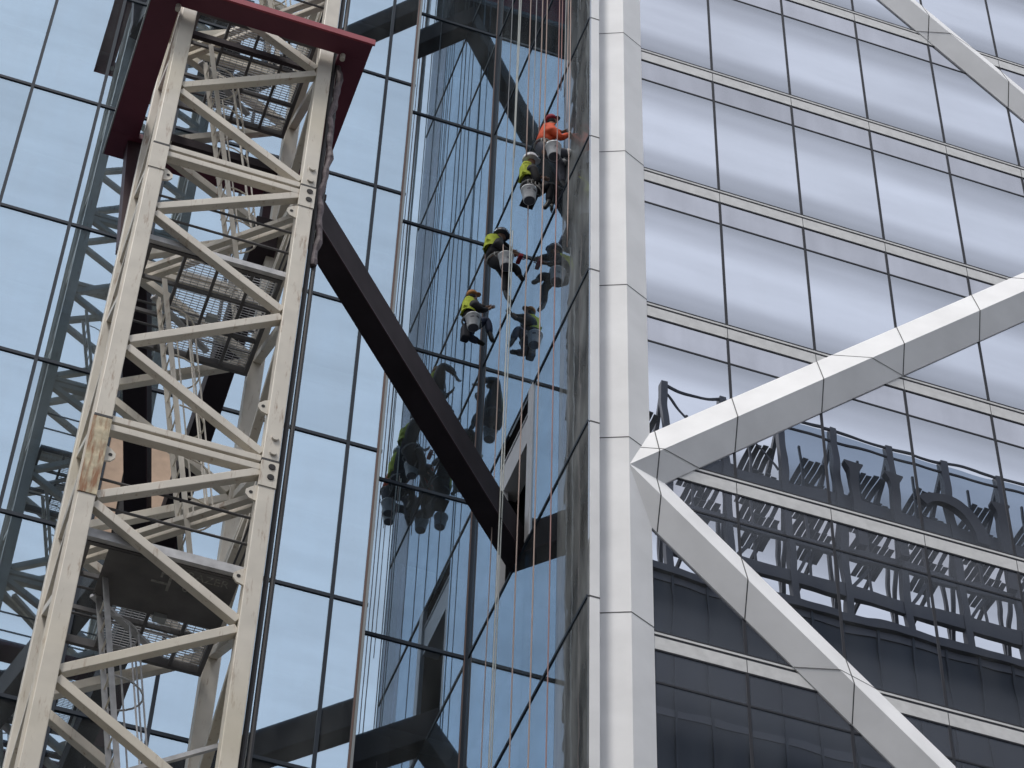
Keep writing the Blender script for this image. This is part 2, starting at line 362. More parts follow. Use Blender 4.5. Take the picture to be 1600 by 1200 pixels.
for k in range(-8, 13):
    L_ = ZC+DC*k
    b = MB(); b.box(11.5, 46, YC-.014, YC+.03, L_-.37, L_-.10); b.box(11.5, 46, YC-.010, YC+.03, L_-.040, L_+.005)
    b.build('band_panel', 'band', tower)
    b = MB(); b.box(11.5, 46, YC-.003, YC+.03, L_-.098, L_-.042); b.box(11.5, 46, YC-.012, YC+.03, L_+.008, L_+.04)
    b.box(11.5, 46, YC-.010, YC+.05, L_-.40, L_-.373); b.box(11.5, 46, YC-.010, YC+.05, L_-1.10, L_-1.062)
    b.build('transom', 'mullC', tower)
    b = MB()
    for x in xsC[1:]: b.box(x-.006, x+.006, YC-.016, YC, L_-.368, L_-.102)
    b.build('band_joint', 'mullC', tower)
for x in xsC+[24.15+1.81*q for q in range(1, 12)]:
    b = MB()
    for k in range(-8, 13):
        L_ = ZC+DC*k; b.box(x-.026, x+.026, YC-.010, YC+.05, L_+.04, L_+DC-1.10); b.box(x-.024, x+.024, YC-.010, YC+.05, L_-1.062, L_-.40)
    b.build('mullion', 'mullC', tower)
MB().box(11.5, 46, YC+.35, YC+.4, GZ, TOP).build('inner_wall', 'inner', tower)
# tower body behind
b = MB(); b.box(-14, XS, YA2+1.4, 62, GZ, TOP-.1); b.box(XS, 46, YA1+1.4, 62, GZ, TOP-.1); b.box(XB+1.4, 46, YC+.4, YA1+1.5, GZ, TOP-.1)
b.build('core', 'inner', tower)
b = MB(); b.box(-14.2, XS+.1, YA2-.1, 62, TOP-.1, TOP+1.0); b.box(XS+.1, 46.2, YC-.1, 62, TOP-.1, TOP+1.0); b.build('parapet', 'clad', tower)

# white ridge-section column and diagonals
def ridge(p, q, half, yb, yr, name, n=1):
    p = Vector(p); q = Vector(q); d = (q-p).normalized(); nrm = Vector((-d.z, 0, d.x))
    vs = []
    for c in (p, q):
        for s_, yy in ((-1, yb), (0, yr), (1, yb)):
            v = c+nrm*half*s_; vs.append((v.x, yy, v.z))
    for c in (p, q):
        for s_ in (-1, 1):
            v = c+nrm*half*s_; vs.append((v.x, yb+.35, v.z))
    f = [(0,1,4,3),(1,2,5,4),(0,3,8,6),(2,7,9,5),(6,8,9,7),(0,6,7,2,1),(3,4,5,9,8)]
    return MB().add(vs, f).build(name, 'clad', tower)
YR = 28.16
NZ, NX, NP = 32.17, 11.21, 25.08
COL = ridge((NX, 0, GZ), (NX, 0, TOP), .475, 28.37, YR, 'column_cladding'); BR = []
slope = .967
for n_ in range(-1, 2):
    for sg in (1, -1):
        z = NZ+NP*n_; dx = 30
        a = (NX+.02, 0, z+.02*sg); e = (NX+dx, 0, z+dx*slope*sg)
        if e[2] < GZ: dx = (z-GZ)/slope; e = (NX+dx, 0, GZ)
        if e[2] > TOP: dx = (TOP-z)/slope; e = (NX+dx, 0, TOP)
        BR.append((ridge(a, e, .51, 28.37, YR+.004*sg, 'diagonal_brace'), z, sg))
# shadow-gap joints on the column and diagonals
def ribbon(b, pts, w=.012, along=(0,0,1), pr=.003):
    al = Vector(along)*w
    for i in range(len(pts)-1):
        p, q = Vector(pts[i]), Vector(pts[i+1]); d = q-p; nn = d.cross(al).normalized()
        if nn.y > 0: nn = -nn
        o_ = nn*pr
        b.add([p-al+o_, q-al+o_, q+al+o_, p+al+o_], [(0,1,2,3)])
b = MB()
for k in range(-8, 13):
    z = Z0+DZ*k
    ribbon(b, [(NX-.475, 28.37, z), (NX, YR, z), (NX+.475, 28.37, z)])
b.build('joint', 'joint', COL)
half = .51; ca = 1/math.sqrt(1+slope**2); hv = half/ca
for (br, zc, sg) in BR:
    b = MB()
    for x in [11.78]+xsC[1:]+[25.96, 27.77]:
        zm = zc+sg*slope*(x-NX)
        if zm < 0 or zm > TOP: continue
        ribbon(b, [(x, 28.37, zm-hv), (x, YR+.004*sg, zm), (x, 28.37, zm+hv)], .011, (1,0,0), .004)
    for k in range(-8, 13):
        z = ZC+DC*k
        xm = NX+sg*(z-zc)/slope
        if xm < NX+.5 or xm > 30: continue
        hh = hv/slope
        ribbon(b, [(xm-hh, 28.37, z), (xm, YR+.004*sg, z), (xm+hh, 28.37, z)], .008, (0,0,1), .004)
    if b.v: b.build('joint', 'joint', br)

# ------------------------------------------------------------------ crane mast
XL, XR, YF, YBK = 1.85, 4.44, 24.15, 26.74
LG = .24
mast = thing('crane_mast', 'cream steel lattice crane mast with ladders and platforms inside, before the blue glass', 'crane', (3.15, 25.4, GZ))
J0, SEC = 31.88, 6.215
ZB, ZT = GZ, J0+SEC*8
x0i, x1i, y0i, y1i = XL+LG/2, XR-LG/2, YF+LG/2, YBK-LG/2
corners = [(x0i, y0i), (x1i, y0i), (x1i, y1i), (x0i, y1i)]
def angle_leg(b, cx, cyy, z0, z1):
    """hollow square chord with a slim return flange, as on mast legs"""
    h = LG/2; b.box(cx-h, cx+h, cyy-h, cyy+h, z0, z1)
for (cx, cyy) in corners:
    b = MB(); angle_leg(b, cx, cyy, ZB, ZT); b.build('leg', 'crane', mast, bevel=.012)
# rubbing strip on the left side of the front-left leg
b = MB(); b.box(XL-.035, XL, YF+.03, YF+.06, 0, ZT); b.box(XL-.03, XL, YF+.17, YF+.20, 0, ZT); b.build('edge_strip', 'crane', mast)
def facept(f, s, z):
    a = corners[f]; c = corners[(f+1) % 4]; return Vector((a[0]+(c[0]-a[0])*s, a[1]+(c[1]-a[1])*s, z))
def inset(f, s):  # stop at the leg faces
    return s
PAT = [(-1.43, -.19), (-1.57, -2.97), (-4.50, -3.12), (-4.64, -6.03)]
e0 = LG/2/ (x1i-x0i)
NV = range(-3, 2)
for sct in range(-6, 8):
    J = J0+SEC*sct
    vis = -3 <= sct <= 1
    if not vis: b = MB()
    for f in range(4):
        flip = f in (1, 2)
        for (zl, zr) in PAT:
            if J+min(zl, zr) < ZB: continue
            if flip and f == 1: zl, zr = zr, zl
            p = facept(f, e0, J+zl); q = facept(f, 1-e0, J+zr)
            nrm = (facept(f, 1, 0)-facept(f, 0, 0)).normalized(); 
            if vis: MB().bar(p, q, .135, .135).build('lacing', 'crane', mast, bevel=.008)
            else: b.bar(p, q, .135, .135)
        for dz in (.055, -.115):
            p = facept(f, e0, J+dz); q = facept(f, 1-e0, J+dz)
            if vis: MB().bar(p, q, .14, .12).build('horizontal', 'crane', mast, bevel=.008)
            else: b.bar(p, q, .14, .12)
    if not vis: b.build('mast_section', 'crane', mast)
    else:
        # splice: plates, bolts, pin holes, rust
        for o_ in (0, .22):
            MB().bar((x0i+.1+o_, y1i-.1, J-.45), (x1i-.05, y0i+.15+o_, J-.45), .10, .10).build('diaphragm_brace', 'crane', mast, bevel=.006)
        for (cx, cyy) in corners[:2]:
            pl = MB(); pl.box(cx-LG/2-.008, cx+LG/2+.008, cyy-LG/2-.010, cyy, J-.02, J+.02); pl.build('splice_plate', 'rubber', mast)
        pb = MB(); pb.box(x1i-LG/2-.006, x1i+LG/2+.006, YF-.012, YF+.02, J-.52, J-.025); pb.build('splice_cover', 'crane', mast, bevel=.004)
        pb = MB(); pb.box(x0i-LG/2-.012, x0i+LG/2+.006, YF-.012, YF+.02, J-(1.5 if sct == -1 else .62), J-.03)
        pb.build('splice_cover', 'crane' if sct != -1 else 'rusty', mast, bevel=.004)
        for dz in (-.13, -.33):
            h_ = MB(); h_.lathe((x1i+.03, YF-.012, J+dz), [(.05, .0), (.05, .012)], 14, (0,-1,0)); h_.build('pin_hole', 'black', mast)
        for dz in (.16, .46):
            h_ = MB(); h_.lathe((x1i+.02, YF, J+dz), [(.055, 0), (.05, .03)], 14, (0,-1,0)); h_.build('bolt', 'crane', mast)
        for lx, lz in ((x1i-LG/2, -.62), (x1i-LG/2, -2.2 if sct else -5.1), (x0i+LG/2+.0, -.62)):
            lg = MB(); sgn = -1 if lx > 3 else 1
            pts = [(lx, YF+.05, J+lz-.16), (lx, YF+.05, J+lz+.14), (lx+sgn*.07, YF+.05, J+lz+.10), (lx+sgn*.15, YF+.05, J+lz+.02), (lx+sgn*.15, YF+.05, J+lz-.06), (lx+sgn*.10, YF+.05, J+lz-.13)]
            lg.poly(pts, (0, .03, 0)); lgo = lg.build('lug', 'crane', mast)
            MB().lathe((lx+sgn*.08, YF+.049, J+lz-.02), [(.028, 0), (.028, .004)], 10, (0,-1,0)).build('lug_hole', 'black', mast)

# platforms, rails and ladders inside the mast
def platform(zp, kind):
    pf = MB()
    xa, xb_, ya, yb_ = 2.12, 4.18, 24.42, 26.45
    pf.box(xa, xb_, ya, ya+.06, zp, zp+.13); pf.box(xa, xb_, yb_-.06, yb_, zp, zp+.13); pf.box(xa, xa+.06, ya+.06, yb_-.06, zp, zp+.13); pf.box(xb_-.06, xb_, ya+.06, yb_-.06, zp, zp+.13)
    for q in (.28, .53, .78): 
        x = xa+(xb_-xa)*q; pf.box(x-.022, x+.022, ya+.06, yb_-.06, zp+.01, zp+.09)
    for q in (.33, .66):
        y = ya+(yb_-ya)*q; pf.box(xa+.06, xb_-.06, y-.02, y+.02, zp+.015, zp+.085)
    par = pf.build('platform', 'grate', mast)
    # expanded-metal mesh
    gm = MB(); y = ya+.08
    while y < yb_-.08:
        if kind != 'plate' or y > ya+1.05:
            gm.box(xa+.55, xb_-.07, y, y+.009, zp+.105, zp+.118)
        y += .05
    x = xa+.55
    while x < xb_-.08:
        gm.box(x, x+.008, ya+(1.05 if kind == 'plate' else .08), yb_-.08, zp+.119, zp+.13); x += .11
    go = gm.build('mesh_floor', 'galv', par)
    if kind == 'plate':
        MB().box(xa+.3, xb_-.05, ya+.03, ya+1.05, zp-.012, zp-.002).build('floor_plate', 'grate', par)
        MB().box(xa-.02, xb_+.02, ya-.08, ya-.005, zp+.02, zp+.17).build('front_beam', 'galv', par)
    else:
        MB().box(xa-.02, xb_+.02, ya-.08, ya-.005, zp+.02, zp+.13).build('front_beam', 'grate' if kind == 'top' else 'galv', par)
    for (hz, mt) in ((.62, 'grate'), (1.12, 'grate')):
        r_ = MB()
        r_.tube([(xa-.02, ya-.05, zp+hz), (xb_+.02, ya-.05, zp+hz)], .02); r_.tube([(xa-.02, yb_+.05, zp+hz), (xb_+.02, yb_+.05, zp+hz)], .02)
        r_.tube([(xb_+.04, ya, zp+hz), (xb_+.04, yb_, zp+hz)], .016)
        r_.build('handrail', mt, par)
    # flood lamp / junction box under the floor
    MB().box(xa+1.15, xa+1.33, ya+.98, ya+1.10, zp-.09, zp+.0).build('junction_box', 'edge', par, bevel=.01)
    # toe board seen from below
    MB().bar((xa+.3, ya+.95, zp-.02), (xa+1.35, yb_-.3, zp-.02), .09, .05).build('stiffener', 'galv', par)
    return par
for sct in range(-3, 3):
    zp = 29.80+SEC*sct
    par = platform(zp, 'plate' if sct == -1 else ('top' if sct == 1 else 'grid'))
    # raking ladder up to the next platform
    tp = Vector((2.50, 25.0, zp+SEC+.0)); bt = Vector((3.75, 25.2, zp+.15))
    ld = MB(); off = Vector((0, .38, 0))
    ld.bar(tp, bt, .075, .025, (0,1,0)); ld.bar(tp+off, bt+off, .075, .025, (0,1,0)); lo = ld.build('ladder', 'crane' if sct > -2 else 'galv', mast)
    rg = MB(); n_ = 20
    for i in range(1, n_):
        c = tp.lerp(bt, i/n_); rg.tube([c, c+off], .013, 6)
    rg.build('rung', 'crane', lo)
    hp = MB(); axis = (bt-tp).normalized()
    hoops = [tp.lerp(bt, q) for q in (.12, .28, .44, .60, .72)]
    R_ = .36
    def hoop(c):
        return [c+off*.5+Vector((R_*1.25*math.sin(a)+.0, R_*.95*math.cos(a)*-1, 0)) for a in [PI*k/10 for k in range(11)]]
    for c in hoops: hp.tube(hoop(c), .014, 6)
    for kk in (2, 4, 6, 8):
        hp.tube([hoop(c)[kk] for c in hoops], .013, 6)
    hp.build('safety_hoop', 'crane' if sct > -2 else 'galv', lo)
# lettering stencilled on the underside of one platform
def stencil(txt, loc, size, rotz, mt, parent):
    cu = bpy.data.curves.new('stencil', 'FONT'); cu.body = txt; cu.size = size; cu.extrude = .001
    o = bpy.data.objects.new('stencil', cu); C.objects.link(o)
    dg = bpy.context.evaluated_depsgraph_get(); me = bpy.data.meshes.new_from_object(o.evaluated_get(dg)); bpy.data.objects.remove(o)
    me.materials.append(M[mt]); o = bpy.data.objects.new('stencil_marking', me); C.objects.link(o)
    o.rotation_euler = (PI, 0, rotz); o.parent = parent; o.location = Vector(loc)-WO[parent.name]; return o
zpl = 29.80-SEC
stencil('RAZER', (3.50, 24.62, zpl-.016), .19, 0, 'stencil', mast)
stencil('0.12', (3.50, 24.88, zpl-.016), .19, 0, 'stencil', mast)
bE = MB(); bE.box(3.18, 3.34, 24.62, 24.65, zpl-.019, zpl-.013); bE.box(3.30, 3.34, 24.65, 24.95, zpl-.019, zpl-.013); bE.box(3.08, 3.30, 24.80, 24.84, zpl-.019, zpl-.013); bE.box(3.18, 3.21, 24.65, 24.72, zpl-.019, zpl-.013)
bE.build('stencil_marking', 'stencil', mast)
# stray pipe brace low in the mast
MB().bar((2.0, 24.5, 19.3), (4.25, 24.6, 20.9), .06, .06).build('pipe_brace', 'galv', mast)

# power cables beside the right leg
b = MB()
def cab(x, y, r, wav=0):
    pts = []
    z = 0.0
    while z <= 60:
        wv = wav*(math.sin(z*2.3)+.6*math.sin(z*5.1)) if 31 < z < 36 else wav*.15*math.sin(z*.9)
        pts.append((x+wv, y, z)); z += .25
    return pts
cable = thing('power_cable', 'black power cables strapped down the right-hand side of the crane mast', 'cable', (4.52, 24.4, 0))
MB().tube(cab(4.505, 24.3, .03, .008), .036, 8).build('cable', 'rubber', cable)
MB().tube(cab(4.60, 24.33, .03, .006), .036, 8).build('cable', 'rubber', cable)
MB().tube(cab(4.556, 24.42, .01, .004), .012, 6).build('cable', 'rope_w', cable)
pts = [(4.58+.03*math.sin(z*3.1)+.015*math.sin(z*9), 24.3, z) for z in [30.2+.12*i for i in range(46)]]
MB().tube(pts, [.055+.012*math.sin(i*1.7) for i in range(46)], 8).build('cable_wrap', 'greycable', cable)

# ------------------------------------------------------------------ collar frames and ties
def collar(dz, label, tlabels):
    t = thing('climbing_collar', label, 'crane frame', (3.15, 25.5, 35.45+dz), 'maroon frames round the crane mast')
    z0 = 35.45+dz; z1 = z0+.14
    b = MB(); b.box(1.31, 4.98, 23.68, 24.05, z0, z1); b.build('front_beam', 'maroon', t, bevel=.01)
    b = MB(); b.box(1.31, 4.98, 26.88, 27.42, z0, z1); b.build('back_beam', 'maroon', t, bevel=.01)
    b = MB(); b.box(1.31, 1.79, 24.05, 26.88, z0+.002, z1-.002); b.build('side_beam', 'maroon', t)
    b = MB(); b.box(4.50, 4.98, 24.05, 26.88, z0+.002, z1-.002); b.build('side_beam', 'maroon', t)
    b = MB(); b.box(1.28, 5.01, 23.64, 23.678, z0-.02, z0+.055); b.box(1.28, 5.01, 23.655, 23.678, z0+.075, z0+.14)
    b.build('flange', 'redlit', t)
    b = MB(); b.box(1.285, 1.308, 23.68, 27.42, z0, z0+.12); b.build('side_flange', 'edge' if dz == 0 else 'maroon', t)
    # inner ring, guide shoes and hangers
    MB().box(2.1, 4.2, 26.55, 26.70, z0-.25, z0-.05).build('inner_beam', 'tie', t); MB().box(2.1, 4.2, 24.42, 24.5, z0-.12, z0-.0).build('inner_beam', 'tie', t)
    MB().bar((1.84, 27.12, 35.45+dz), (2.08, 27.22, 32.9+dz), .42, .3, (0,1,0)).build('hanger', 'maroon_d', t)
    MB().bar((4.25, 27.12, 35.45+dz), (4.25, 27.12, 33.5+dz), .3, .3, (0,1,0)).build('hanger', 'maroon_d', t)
    
    b = MB()
    for x in (1.76, 4.56): b.lathe((x, 24.0, z0-.18), [(.045, 0), (.045, .12)], 10, (0,0,1))
    b.build('guide_roller', 'crane', t)
    # three horizontal ties to the building
    def tie(p, q, w_, h_, mt='tie'):
        p = Vector(p); q = Vector(q); b = MB(); d = (q-p).normalized(); a = d.cross(Vector((0,0,1)))
        b.bar(p, q, w_, h_)
        o = b.build('tie_beam', mt, t, bevel=.01)
        e = MB(); e.bar(p+a*(w_/2)-Vector((0,0,h_/2-.012)), q+a*(w_/2)-Vector((0,0,h_/2-.012)), .02, .024)
        e.build('weld_bead', 'maroon_d', o)
        return o
    H = .72; zc = 32.86+H/2+dz
    tie((4.66, 25.68, zc), (10.72, 32.12, zc), .41, H)
    tie((2.07, 26.9, zc), (3.87, 34.1, zc), .41, H)
    tie((4.12, 26.3, zc), (4.30, 34.1, zc), .40, H)
    b = MB(); b.box(1.45, 4.9, 25.75, 26.0, 32.9+dz, 33.3+dz) if False else b.box(4.45, 4.9, 25.6, 27.1, 33.58+dz, 33.72+dz); b.build('tie_bracket', 'tie', t)
    if dz:
        MB().box(5.5, 10.2, 26.35, 27.36, 66.42, 66.56).build('gangway_deck', 'tie', t)
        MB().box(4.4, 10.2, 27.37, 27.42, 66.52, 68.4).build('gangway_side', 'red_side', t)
        MB().box(4.4, 10.2, 27.36, 27.46, 66.38, 66.52).build('gangway_edge', 'galv', t)
    return t
collar(0, 'square maroon collar frame round the crane mast, tied to the tower by black beams', None)
collar(25.05, 'upper maroon collar high on the mast, seen only as a reflection in the glass', None)

# ------------------------------------------------------------------ ropes
def rope(az, X, mt, zlo, zhi, label, r=.011, wob=.02):
    Y = X/az; n = 60; ph = random.random()*6
    pts = [(X+wob*math.sin(ph+i*.21)*.5, Y+wob*math.cos(ph+i*.33)*.4, zlo+(zhi-zlo)*i/n) for i in range(n+1)]
    o = MB().tube(pts, r, 6).build('rope', mt, None, True); return tag(o, label, 'rope', 'ropes hanging down the side wall')
random.seed(11)
TR = TOP+.5
ropes = [
 (.3162, 9.72, 'rope_w', 2, TR, 'left twin of the two white ropes beside the leaning worker', .013),
 (.3178, 9.80, 'rope_w', 2, 41.2, 'right twin of the white ropes, hanging below the leaning worker', .013),
 (.3170, 9.62, 'rope_w', 43.0, TR, 'bright white rope running up from the worker in the dark helmet', .013),
 (.3252, 9.70, 'rope_t', 42.4, TR, 'tan rope ending just above the white helmet', .013),
 (.3278, 9.85, 'rope_t', 2, 41.5, 'tan rope next right of the twin white ropes low on the side wall', .012),
 (.3298, 9.60, 'rope_g', 42.0, TR, 'thin grey rope between the tan ropes above the white helmet', .010),
 (.3338, 9.80, 'rope_t', 42.6, TR, 'thicker tan rope passing left of the worker in orange', .014),
 (.3379, 9.85, 'rope_t', 2, TR, 'long tan rope from the roof past the bucket of the worker in orange', .012),
 (.3477, 9.92, 'rope_r', 2, TR, 'faded red rope, the rightmost rope reaching the bottom of the side wall', .011),
 (.3500, 10.0, 'rope_r', 43.2, TR, 'faded red rope just right of the worker in the red cap', .010),
 (.3520, 10.05, 'rope_g', 43.0, TR, 'grey rope between two reddish ropes above the outstretched hand', .010),
 (.3541, 10.08, 'rope_t', 42.0, TR, 'tan rope right of the worker in the red cap, inside the outermost pair', .010),
 (.3559, 10.12, 'rope_t', 38.0, TR, 'tan rope nearest the grey end glass at the top', .010),
 (.3640, 10.2, 'rope_g', 45.5, TR, 'thin grey cord hanging closest to the white column', .009),
 (.3120, 9.70, 'rope_t', 2, 41.0, 'tail of rope below the worker in the orange-brown cap', .010),
 (.3105, 9.75, 'rope_g', 42.5, TR, 'slack grey rope above the worker in the orange-brown cap', .010),
]
for a in ropes: rope(a[0], a[1], a[2], a[3], a[4], a[5], a[6])

# ------------------------------------------------------------------ people
def skinmesh(name, mt, parent, verts, edges, radii, root=0, sub=2):
    me = bpy.data.meshes.new(name); me.from_pydata([tuple(v) for v in verts], edges, []); me.materials.append(mt)
    o = bpy.data.objects.new(name, me); C.objects.link(o)
    sk = o.modifiers.new('skin', 'SKIN'); sk.use_smooth_shade = True
    sv = me.skin_vertices[0].data
    for i, r in enumerate(radii): sv[i].radius = (r, r) if not isinstance(r, tuple) else r; sv[i].use_root = (i == root)
    ss = o.modifiers.new('sub', 'SUBSURF'); ss.levels = sub; ss.render_levels = sub
    o.parent = parent; o.location = Vector((0,0,0))-WO[parent.name]
    return o
def col(name, c, rough=.8): return mat(name, c, rough, 0, .2, 12)
MS = {'skin': col('tanned_skin', (.32, .19, .13)), 'navy': col('navy_cloth', (.018, .02, .03)), 'blackc': col('black_cloth', (.014, .013, .016)), 'grey': col('grey_cloth', (.10, .10, .12)),
      'orange': col('orange_shirt', (.70, .095, .03)), 'yellow': col('hi_vis_yellow', (.52, .60, .05)), 'white': col('white_helmet_shell', (.75, .75, .75), .35), 'darkh': col('dark_helmet_shell', (.03, .03, .045), .4),
      'redcap': col('red_cap_cloth', (.36, .03, .05)), 'brown': col('orange_brown_cap_cloth', (.5, .22, .07)), 'webbing': col('grey_webbing', (.38, .37, .35)), 'boot': col('black_boot', (.012, .012, .013), .5),
      'pad': col('white_knee_pad', (.6, .6, .58)), 'denim': col('dark_denim', (.03, .04, .075))}
def person(label, J, top, legs, head, vest=None, pads=False, boots='boot', belt_z=0):
    P = {k: Vector(v) for k, v in J.items()}
    root = thing('person', label, 'person', P['pelvis'], 'rope access window cleaners')
    # one continuous body: torso, head, arms with fingers, legs
    V = [P['pelvis'], P['belly'], P['chest'], P['neck'], P['head'], P['crown']]; R = [.14, .13, .155, .06, .098, .07]
    E_ = [(0,1),(1,2),(2,3),(3,4),(4,5)]
    def add(p, r, par): V.append(Vector(p)); R.append(r); E_.append((par, len(V)-1)); return len(V)-1
    face = (P['look']-P['head']).normalized()
    nose = add(P['head']+face*.105+Vector((0,0,-.02)), .016, 4)
    hands = {}
    for s in ('R', 'L'):
        sh = add(P['sh'+s], .066, 2); el = add(P['el'+s], .046, sh); wr = add(P['wr'+s], .031, el)
        d = (P['wr'+s]-P['el'+s]).normalized(); side = Vector((0,1,0)).cross(d).normalized(); lat = d.cross(side).normalized()
        pm = add(P['wr'+s]+d*.065, .036, wr)
        for q, ln in ((-1.5, .060), (-.5, .075), (.5, .070), (1.5, .052)):
            b0 = P['wr'+s]+d*.105+lat*q*.021
            f1 = add(b0, .0105, pm); f2 = add(b0+d*ln*.5-side*.02, .009, f1); add(b0+d*ln*.75-side*.045, .008, f2)
        t1 = add(P['wr'+s]+d*.06+lat*-.045, .012, pm); add(P['wr'+s]+d*.10+lat*-.055-side*.02, .009, t1)
        hp_ = add(P['hip'+s], .098, 0); kn = add(P['kn'+s], .062, hp_); an = add(P['an'+s], .042, kn); add(P['toe'+s], .035, an)
    skinmesh('body', MS['skin'], root, V, E_, R)
    # shirt / jacket
    Vj = [P['belly']*.5+P['pelvis']*.5, P['belly'], P['chest'], P['neck']*.75+P['chest']*.25]; Rj = [.185, .185, .215, .1]; Ej = [(0,1),(1,2),(2,3)]
    for s in ('R', 'L'):
        Vj.append(P['sh'+s]); Rj.append(.105); Ej.append((2, len(Vj)-1)); a = len(Vj)-1
        Vj.append(P['el'+s]); Rj.append(.08); Ej.append((a, a+1)); Vj.append(P['el'+s].lerp(P['wr'+s], .85)); Rj.append(.055); Ej.append((a+1, a+2))
    skinmesh('jacket', MS[top], root, Vj, Ej, Rj)
    Vt = [P['belly']*.3+P['pelvis']*.7, P['pelvis']]; Rt = [.185, .2]; Et = [(0,1)]
    for s in ('R', 'L'):
        Vt.append(P['hip'+s]); Rt.append(.14); Et.append((1, len(Vt)-1)); a = len(Vt)-1
        Vt.append(P['kn'+s]); Rt.append(.098); Et.append((a, a+1)); Vt.append(P['kn'+s].lerp(P['an'+s], .9)); Rt.append(.075); Et.append((a+1, a+2))
    skinmesh('trousers', MS[legs], root, Vt, Et, Rt, 1)
    for s in ('R', 'L'):
        d = (P['toe'+s]-P['an'+s])
        skinmesh('boot', MS[boots], root, [P['an'+s]-(P['an'+s]-P['kn'+s]).normalized()*.02-(P['an'+s]-P['kn'+s]).normalized()*.1, P['an'+s], P['an'+s]+d*.6, P['toe'+s]+d*.15], [(0,1),(1,2),(2,3)], [.055, .058, .055, .045], 1, 1)
        if pads: MB().ell(P['kn'+s]+Vector((.05,-.02,0)), (.075, .075, .09)).build('knee_pad', MS['pad'], root, True)
    if vest:
        c = P['chest']; be = P['belly']; ax = (c-be).normalized()
        lo = {'upper': .65, 'low': .25}.get(vest, .1); Vv = [be.lerp(c, lo), be.lerp(c, .5+lo*.5), c, c+ax*.09]
        back = Vector((-.06, -.045, 0))
        Vv = [v+back for v in Vv]+[P['shR'].lerp(P['neck'], .45)+back, P['shL'].lerp(P['neck'], .45)+back]
        skinmesh('vest', MS['yellow'], root, Vv, [(0,1),(1,2),(2,3),(2,4),(2,5)], [.155, .175, .19, .09, .10, .10], 1, 3)
    # head covering
    up_ = (P['crown']-P['head']).normalized(); hc = P['head']+up_*.035
    if head in ('white', 'darkh'):
        h = MB(); h.lathe(hc-up_*.01, [(.168, -.02), (.172, .0), (.165, .06), (.14, .115), (.09, .155), (.02, .17)], 20, up_); ho = h.build('helmet', MS[head], root, True)
        fv = face-up_*face.dot(up_); fv.normalize(); h2 = MB(); sd_ = up_.cross(fv)
        h2.poly([hc+fv*.12+sd_*.1, hc+fv*.195+sd_*.06, hc+fv*.205, hc+fv*.195-sd_*.06, hc+fv*.12-sd_*.1], up_*.012); h2.build('peak', MS[head], ho)
        h3 = MB(); 
        for q in (-.05, .05): h3.lathe(hc+up_*.075+sd_*.128+fv*q, [(.016, 0), (.014, .006)], 8, sd_); h3.lathe(hc+up_*.075-sd_*.128+fv*q, [(.016, 0), (.014, .006)], 8, -sd_)
        h3.build('vent', MS['blackc'], ho)
    else:
        h = MB(); h.lathe(hc, [(.118, -.03), (.122, .01), (.115, .05), (.09, .09), (.04, .112), (.01, .116)], 18, up_); ho = h.build('cap', MS[head], root, True)
        fv = (face-up_*face.dot(up_)).normalized(); sd_ = up_.cross(fv)
        h2 = MB(); h2.poly([hc+fv*.09+sd_*.08, hc+fv*.17+sd_*.06, hc+fv*.2, hc+fv*.17-sd_*.06, hc+fv*.09-sd_*.08], up_*.01); h2.build('peak', MS['blackc'] if head == 'redcap' else MS[head], ho)
        MB().ell(P['head']-fv*.02-up_*.04, (.1, .1, .09)).build('hair', MS['blackc'], root, True)
    # harness belt, leg loops, chest straps
    hn = MB(); ax = (P['belly']-P['pelvis']).normalized(); a_ = ax.orthogonal().normalized(); b2 = ax.cross(a_)
    ring = [P['pelvis']+ax*.08+(.185*(math.cos(t)*a_+math.sin(t)*b2)) for t in [2*PI*k/16 for k in range(17)]]; hn.tube(ring, .022, 6)
    for s in ('R', 'L'):
        d = (P['kn'+s]-P['hip'+s]).normalized(); c = P['hip'+s].lerp(P['kn'+s], .28); a_ = d.orthogonal().normalized(); b2 = d.cross(a_)
        hn.tube([c+.115*(math.cos(t)*a_+math.sin(t)*b2) for t in [2*PI*k/12 for k in range(13)]], .016, 6)
        hn.tube([P['sh'+s].lerp(P['neck'], .4)+Vector((.02,0,.06)), P['chest']+Vector((.19,0,-.03)), P['pelvis']+Vector((.19,0,.08))], .014, 6)
    hn.build('harness', MS['webbing'], root)
    hw = MB(); c = P['pelvis']+Vector((-.02, -.20, .02))
    for q in range(4): hw.tube([c+Vector((.08*q-.1, -.01, 0)), c+Vector((.08*q-.1, -.02, -.1)), c+Vector((.08*q-.06, -.02, -.13))], .011, 6)
    hw.build('hardware', MS['webbing'], root)
    return root
def W(x, y, Y): return at_y(x, y, Y)
